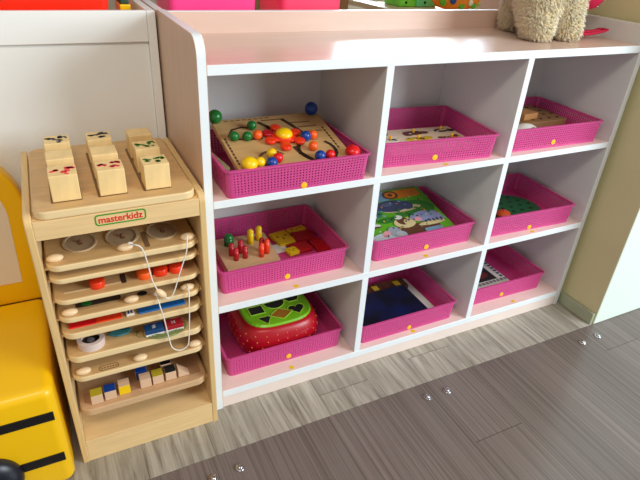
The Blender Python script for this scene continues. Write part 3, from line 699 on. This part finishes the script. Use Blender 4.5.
for a,b_,c,d,e,f,nm in ((0,.018,.320,.64,0,.895,'side_panel'),(1.176,1.194,.320,.64,0,.895,'side_panel'),(.0185,1.1755,.320,.64,.83,.849,'top_board'),(.0185,1.1755,.320,.327,0,.83,'back_panel'),(.0185,1.1755,.3275,.64,.04,.058,'bottom_board'),(.0185,1.1755,.3275,.63,.42,.438,'shelf_board')):
    MB().box(a,b_,c,d,e,f,M['lam'],.0012,seg=1,fm=lambda n,c: M['edge'] if n.z>.6 and c.z>.88 else None).build(nm,cab2,O2)
# bins on the back cabinets
def bin_(x0,x1,y0,y1,z0_,h,m,label,name='storage_bin'):
    cx,cy=(x0+x1)/2,(y0+y1)/2; a,c=(x1-x0)/2,(y1-y0)/2
    t=empty(name,(cx,cy,z0_),label,'bin')
    out=lambda k,i=0:[(x,y,h*k) for x,y in rrect(-a*(.93+.07*k)+i,a*(.93+.07*k)-i,-c*(.93+.07*k)+i,c*(.93+.07*k)-i,.015,4)]
    MB().loft([out(0),out(1),out(1,.004),out(.03,.004)],m,smooth=False).build('body',t)
    MB().ring(rrect(-a-.006,a+.006,-c-.006,c+.006,.02,4),rrect(-a+.002,a-.002,-c+.002,c-.002,.014,4),h-.008,h,m).build('rim',t)
hp=mat('hot_pink_plastic',(255,74,150),.3)
hp2=mat('coral_pink_plastic',(250,70,112),.3)
bin_(.045,.272,.42,.60,.8495,.15,hp,'hot pink plastic bin behind the left end of the pink shelf')
bin_(.328,.512,.42,.60,.8495,.15,hp2,'coral pink plastic bin right of the hot pink one')
rd=mat('bright_red_plastic',(250,44,14),.35)
bin_(-.62,-.075,.37,.58,.8495,.14,rd,'large bright red bin on the white cabinet at the left')
b=MB().box(-.012,.012,-.04,.04,0,.045,M['yel'],.003).box(-.010,.010,-.036,.036,.045,.11,mat('dark_green_box',(36,70,50),.5),.003)
o=b.build('toy_box'); o.location=(-.050,.45,.8495); tag(o,'small yellow and dark green box beside the red bin','box')
wb=mat('brown_cupboard_wood',(146,106,64),.5,noise=.15,nscale=5,stretch=(6,6,1))
t=empty('wooden_cupboard',(.58,1.2,0),'brown wooden cupboard in the room behind the pink bins','cupboard')
MB().box(-.28,.28,-.18,.18,.06,.93,wb,.004).build('body',t); MB().box(-.29,.29,-.19,.19,.9302,.95,wb,.004).build('top_board',t); MB().box(-.27,.27,-.17,.17,0,.0598,wb).build('plinth',t)
for sx in (-1,1):
    d=MB().box(sx*.1385-.1345,sx*.1385+.1345,-.196,-.1802,.08,.91,wb,.003).build('door',t); MB().box(sx*.03-.006,sx*.03+.006,-.212,-.1962,.5,.6,M['steel'],.002).build('handle',d)
# table with green boxes and bag far behind
tb=empty('play_table',(2.0,2.0,0),'pale wooden table in the room beyond the shelf','table'); OT=(2.0,2.0,0)
MB().prism([(1.31,1.33),(2.5,1.33),(2.5,2.3),(1.22,2.3)],.725,.75,mat('table_beech',(214,186,150),.4,noise=.08,nscale=5,stretch=(1,8,8)),.002).build('tabletop',tb,OT)
for x,y in ((1.36,1.40),(2.44,1.40),(2.44,2.22),(1.29,2.22)): MB().box(x-.02,x+.02,y-.02,y+.02,0,.725,M['birchv'],.003).build('leg',tb,OT)
gp=mat('grass_green_plastic',(120,220,60),.35); gp2=mat('mint_green_plastic',(110,225,150),.35)
for x0,x1,m,lab in ((1.40,1.50,gp,'grass green box on the table behind the shelf'),(1.505,1.63,gp2,'mint green box right of the grass green one')):
    t=empty('storage_box',((x0+x1)/2,1.54,.7505),lab,'box','green boxes on the table')
    w=(x1-x0)/2
    MB().box(-w,w,-.07,.07,0,.07,m,.005).build('body',t); MB().box(-w-.003,w+.003,-.073,.073,.0703,.085,m,.004).build('lid',t)
    MB().cyl((-w*.2,-.0705,.02),(-w*.2,-.074,.02),.006,M['hole']).build('latch',t)
o=MB().box(-.12,.12,-.1,.1,0,.05,M['paper'],.004).build('paper_stack'); o.location=(1.55,1.85,.7505); tag(o,'white stack of paper behind the green boxes','paper')
t=empty('floral_bag',(1.69,1.39,.7505),'orange bag with blue and green pattern on the table','bag')
bg=MB(); L=[]
for z_,a,c in ((0,.07,.03),(.012,.12,.045),(.04,.15,.055),(.10,.15,.055),(.16,.13,.04),(.18,.11,.012)): L.append([(a*cos(2*pi*k/28),c*sin(2*pi*k/28),z_) for k in range(28)])
bag=mat('orange_floral',(250,140,20),.6); 
bg.loft(L,bag).build('body',t)
b=MB()
for x,z_,r,m in ((-.06,.05,.022,M['blue']),(-.1,.07,.02,C('leaf',(0,0,0))),(.05,.035,.014,wh),(.1,.06,.02,bag),(-.02,.09,.03,M['yel']),(.0,.02,.019,gr),(-.11,.04,.022,gr),(.08,.02,.016,gr)):
    yy=-.055*math.sqrt(max(.02,1-(x/.15)**2))*(1 if z_>.03 else .86)
    b.ball((x,yy,z_),r,m,(1,.25,1),n=14)
b.build('pattern',t)
b=MB(); 
for sx in (-.05,.05): pass
b.tube([(-.05,0,.175),(-.045,0,.24),(0,0,.27),(.045,0,.24),(.05,0,.175)],.006,gr2,8); b.build('handle',t)
o=MB().box(-.05,.05,-.05,.05,0,.12,mat('pale_green_box',(150,196,110),.5),.006).box(-.052,.052,-.052,.052,.1202,.135,gp2,.004).build('storage_box'); o.location=(1.95,1.55,.7505); tag(o,'pale green canister at the right end of the table','box')

# ------------------------------------------------------------------ plush dog on the shelf
PO=(.965,.17,HT)
dog=empty('plush_dog',PO,'fluffy cream plush dog with raspberry red strap standing on top of the shelf','plush toy')
def blob(balls, voxel=.008):
    b=MB()
    for c,r,sc in balls: b.ball(c,r,M['fur'],sc,n=24)
    o=b.build('tmpblob'); md=o.modifiers.new('r','REMESH'); md.mode='VOXEL'; md.voxel_size=voxel
    sm=o.modifiers.new('s','SMOOTH'); sm.iterations=6; sm.factor=.6
    bpy.context.view_layer.update(); me=bpy.data.meshes.new_from_object(o.evaluated_get(bpy.context.evaluated_depsgraph_get()))
    bpy.data.objects.remove(o); return me
def furry(me, name, parent, n, length, rad):
    V=[v.co.copy() for v in me.vertices]; F=[list(p.vertices) for p in me.polygons]
    ar=[p.area for p in me.polygons]; nm=[p.normal.copy() for p in me.polygons]
    rnd=random.Random(3); pick=rnd.choices(range(len(F)),ar,k=n)
    verts=[tuple(v) for v in V]; faces=list(F)
    for i in pick:
        f=F[i]; w=[rnd.random() for _ in f]; s=sum(w); p=sum((V[j]*(a/s) for j,a in zip(f,w)),Vector()); nrm=nm[i]
        dr=(nrm+Vector((rnd.gauss(0,.45),rnd.gauss(0,.45),rnd.gauss(-.35,.4)))).normalized(); l=length*rnd.uniform(.6,1.25)
        tip=p+dr*l+Vector((0,0,-l*.25)); 
        if tip.z<.001: tip.z=.001
        a=nrm.orthogonal().normalized(); c=nrm.cross(a); o=len(verts); mid=p+dr*l*.55
        rr=rad*rnd.uniform(.7,1.3)
        for k in range(3):
            q=p-nrm*.002+(a*cos(2.094*k)+c*sin(2.094*k))*rr; q.z=max(q.z,.0005); verts.append(tuple(q))
        for k in range(3):
            q=mid+(a*cos(2.094*k)+c*sin(2.094*k))*rr*.75; q.z=max(q.z,.0005); verts.append(tuple(q))
        verts.append(tuple(tip))
        for k in range(3):
            k2=(k+1)%3; faces.append([o+k,o+k2,o+3+k2,o+3+k]); faces.append([o+3+k,o+3+k2,o+6])
    m2=bpy.data.meshes.new(name); m2.from_pydata(verts,[],faces); m2.materials.append(M['fur']); m2.polygons.foreach_set('use_smooth',[True]*len(faces)); m2.update()
    o=bpy.data.objects.new(name,m2); COL.objects.link(o); o.parent=parent; return o
balls=[]
def limb(p,q,r0,r1,n=7,sc=(1,1,1)):
    p=Vector(p);q=Vector(q)
    for k in range(n):
        f=k/(n-1); balls.append((p.lerp(q,f),r0+(r1-r0)*f,sc))
limb((-.060,-.054,.038),(-.044,-.03,.11),.038,.058)      # front left
limb((.034,-.060,.038),(.03,-.03,.13),.038,.058)        # front right
limb((-.012,.075,.034),(-.010,.05,.12),.034,.052)     # hind left
limb((.050,.060,.034),(.035,.05,.13),.036,.052)       # hind right
balls.append((Vector((-.060,-.066,.028)),.028,(1.15,1.2,1))); balls.append((Vector((.036,-.074,.027)),.027,(1.15,1.2,1)))
balls.append((Vector((-.006,.0,.135)),.10,(.88,1.0,.78))); balls.append((Vector((0,.05,.17)),.085,(1,1,.8))); balls.append((Vector((0,-.05,.20)),.075,(1,1,1)))
me=blob(balls); furry(me,'body',dog,24000,.014,.0019)
balls=[]; balls+= [(Vector((0,-.07,.30)),.075,(1.05,.95,.95)),(Vector((0,-.135,.280)),.036,(1.1,1.1,.85)),(Vector((0,-.05,.24)),.05,(1,1,1))]
me=blob(balls); hd=furry(me,'head',dog,6000,.012,.002)
MB().ball((0,-.178,.292),.012,M['hole'],(1.2,.8,.8)).build('nose',hd)
for sx in (-1,1):
    MB().ball((sx*.028,-.138,.318),.0075,M['hole']).build('eye',hd)
    balls=[(Vector((sx*.078,-.06,.33-.02*k)),.022-.001*k,(.6,1,1)) for k in range(5)]
    me=blob(balls,.005); furry(me,'ear',hd,900,.012,.002)
balls=[(Vector((0,.13+.008*k,.19+.02*k)),.022,(1,1,1)) for k in range(4)]
me=blob(balls,.006); furry(me,'tail',dog,900,.014,.002)
# raspberry strap and pouch behind the dog
b=MB()
Pz=[(1.02,.14,.866),(1.06,.128,.860),(1.10,.118,.862),(1.130,.108,.866),(1.142,.106,.870),(1.141,.092,.869),(1.12,.096,.864),(1.08,.108,.858),(1.02,.12,.862)]
pp=cr(Pz,6)
prof_=[]
for i,p in enumerate(pp):
    tn_=(pp[min(i+1,len(pp)-1)]-pp[max(i-1,0)]).normalized(); sd=Vector((-tn_.y,tn_.x,0)); w=.010
    prof_.append([p-sd*w*.2+Vector((0,0,-.0015)),p+sd*w*.2+Vector((0,0,-.0015)),p+sd*w+Vector((0,0,.004)),p+sd*w+Vector((0,0,.0056)),p-sd*w+Vector((0,0,.0056)),p-sd*w+Vector((0,0,.004))])
b.loft(prof_,M['strap']).build('strap',dog,PO)
MB().ball((1.092,.135,.972),.050,M['strap'],(.95,.9,1.1),n=28).box(1.066,1.122,.092,.112,.955,.995,M['strap'],.008).build('backpack',dog,PO)
MB().tube([(1.118+.007*cos(a),.122,.936+.012*sin(a)) for a in [2*pi*k/20 for k in range(20)]],.0014,M['steel'],6,closed=True).build('ring',dog,PO)

# ------------------------------------------------------------------ yellow padded chair, far left
CH=(-.60,-.07,0)
ch=empty('padded_chair',CH,'yellow padded child chair with black stripes left of the birch stand','chair')
ye=mat('yellow_vinyl',(250,196,6),.34,noise=.05,nscale=4,bump=.05,bscale=35)
xr=-.332; xl=-.84
# seat block with rounded corners in plan
b=MB().prism(rrect(xl,xr,-.072,.258,.020,7),.004,.274,ye,.018,seg=6,smooth=True); b.build('seat',ch,CH)
b=MB()
# seat piping
pts=[(x,y,.018) for x,y in rrect(xl+.024,xr-.024,-.0480,.238,.02,7)]; b.tube(pts,.0028,ye,8,closed=True); b.build('piping',ch,CH)
for z0_,z1_ in ((.198,.220),(.078,.101)):
    MB().box(xl+.02,xr-.009,-.0745,-.0715,z0_,z1_,M['black'],.0008).build('stripe',ch,CH)
for x in (xl+.06,xr-.06):
    for y in (-.03,.22): MB().cyl((x,y,0),(x,y,.013),.018,M['black']).build('foot',ch,CH)
# backrest: rounded top, in the x-z plane
TB=Matrix(((1,0,0,0),(0,0,1,0),(0,1,0,0),(0,0,0,1)))
def backout(ins, z0_):
    pts=[(xl+ins,z0_),(xr-.002-ins,z0_)]; top=.645-ins; r=.14-ins*.6; x1_=xr-ins*1.0
    for k in range(11):
        a=R(90*k/10); pts.append((x1_+.004-r+r*cos(a),top-r+r*sin(a)))
    for k in range(11):
        a=R(90+90*k/10); pts.append((xl+ins+r+r*cos(a),top-r+r*sin(a)))
    return pts
MB().prism(backout(0,.264),.259,.306,ye,.008,T=TB,smooth=True,seg=5).build('backrest',ch,CH)
MB().prism(backout(.036,.322),.2575,.2592,M['cream'],.0005,T=TB).build('panel',ch,CH)
MB().ball((-.480,-.080,.084),.062,M['navy'],(1,.5,1),n=32).build('round_bumper',ch,CH)

# ------------------------------------------------------------------ floor fixings
def screw():
    t=empty('floor_stud',(0,0,0),'','stud','metal studs along the dark floor edge')
    MB().cyl((0,0,0),(0,0,.0035),.0115,M['steel'],r2=.010,n=24,bev=.0008).build('washer',t)
    MB().ball((0,0,.004),.0065,M['steel'],(1,1,.6),n=16).build('cap',t)
    return t
s0=screw(); f_=True
for x,y,lab in ((.000,-.183,'silver floor stud below the stand and shelf gap, nearer the shelf'),(-.062,-.186,'silver floor stud at the bottom, left of its neighbour'),(.526,-.177,'left one of the two studs below the middle compartment'),(.590,-.179,'right one of the two studs below the middle compartment'),(1.114,-.183,'left one of the two studs by the wall corner'),(1.186,-.180,'right one of the two studs by the wall corner')):
    o=s0 if f_ else dup(s0); f_=False; o.location=(x,y,.0001); o['label']=lab

# ------------------------------------------------------------------ light
def area(name,loc,target,size,power,col):
    l=bpy.data.lights.new(name,'AREA'); l.shape='RECTANGLE'; l.size,l.size_y=size; l.energy=power; l.color=col
    o=bpy.data.objects.new(name,l); COL.objects.link(o); o.location=loc
    o.rotation_euler=(Vector(target)-Vector(loc)).to_track_quat('-Z','Y').to_euler(); return o
area('window_light_front',(2.7,-2.6,1.75),(.5,0,.5),(1.9,1.6),112,(.85,.94,1.0))
area('window_light_back',(3.04,3.95,2.05),(1.2,.2,.8),(1.15,.85),60,(.93,.97,1.0))
area('warm_area_light',(-.5,-1.4,2.5),(-.1,0,.2),(1.2,.4),16,(1.0,.88,.72))  # small warm area source high on the left, aimed down at the stand
w=bpy.data.worlds.new('World'); bpy.context.scene.world=w; w.use_nodes=True
bg=w.node_tree.nodes['Background']; bg.inputs[0].default_value=(1,.97,.93,1); bg.inputs[1].default_value=.30

# ------------------------------------------------------------------ camera
yaw,pitch,roll=0.4876,0.5282,0.0659
f=Vector((sin(yaw)*cos(pitch),cos(yaw)*cos(pitch),-sin(pitch))); rt=Vector((cos(yaw),-sin(yaw),0)); up=rt.cross(f)
r2=rt*cos(roll)+up*sin(roll); u2=-rt*sin(roll)+up*cos(roll)
cam=bpy.data.cameras.new('Camera'); co=bpy.data.objects.new('Camera',cam); COL.objects.link(co)
Mx=Matrix((r2,u2,-f)).transposed().to_4x4(); Mx.translation=(-.2346,-.9396,1.0659); co.matrix_world=Mx
cam.sensor_width=36; cam.lens=533.01/640*36; cam.clip_start=.02
sc=bpy.context.scene; sc.camera=co
sc.view_settings.view_transform='Standard'; sc.view_settings.look='None'; sc.view_settings.gamma=1; sc.view_settings.exposure=0.35
try: sc.view_settings.use_curve_mapping=False
except Exception: pass
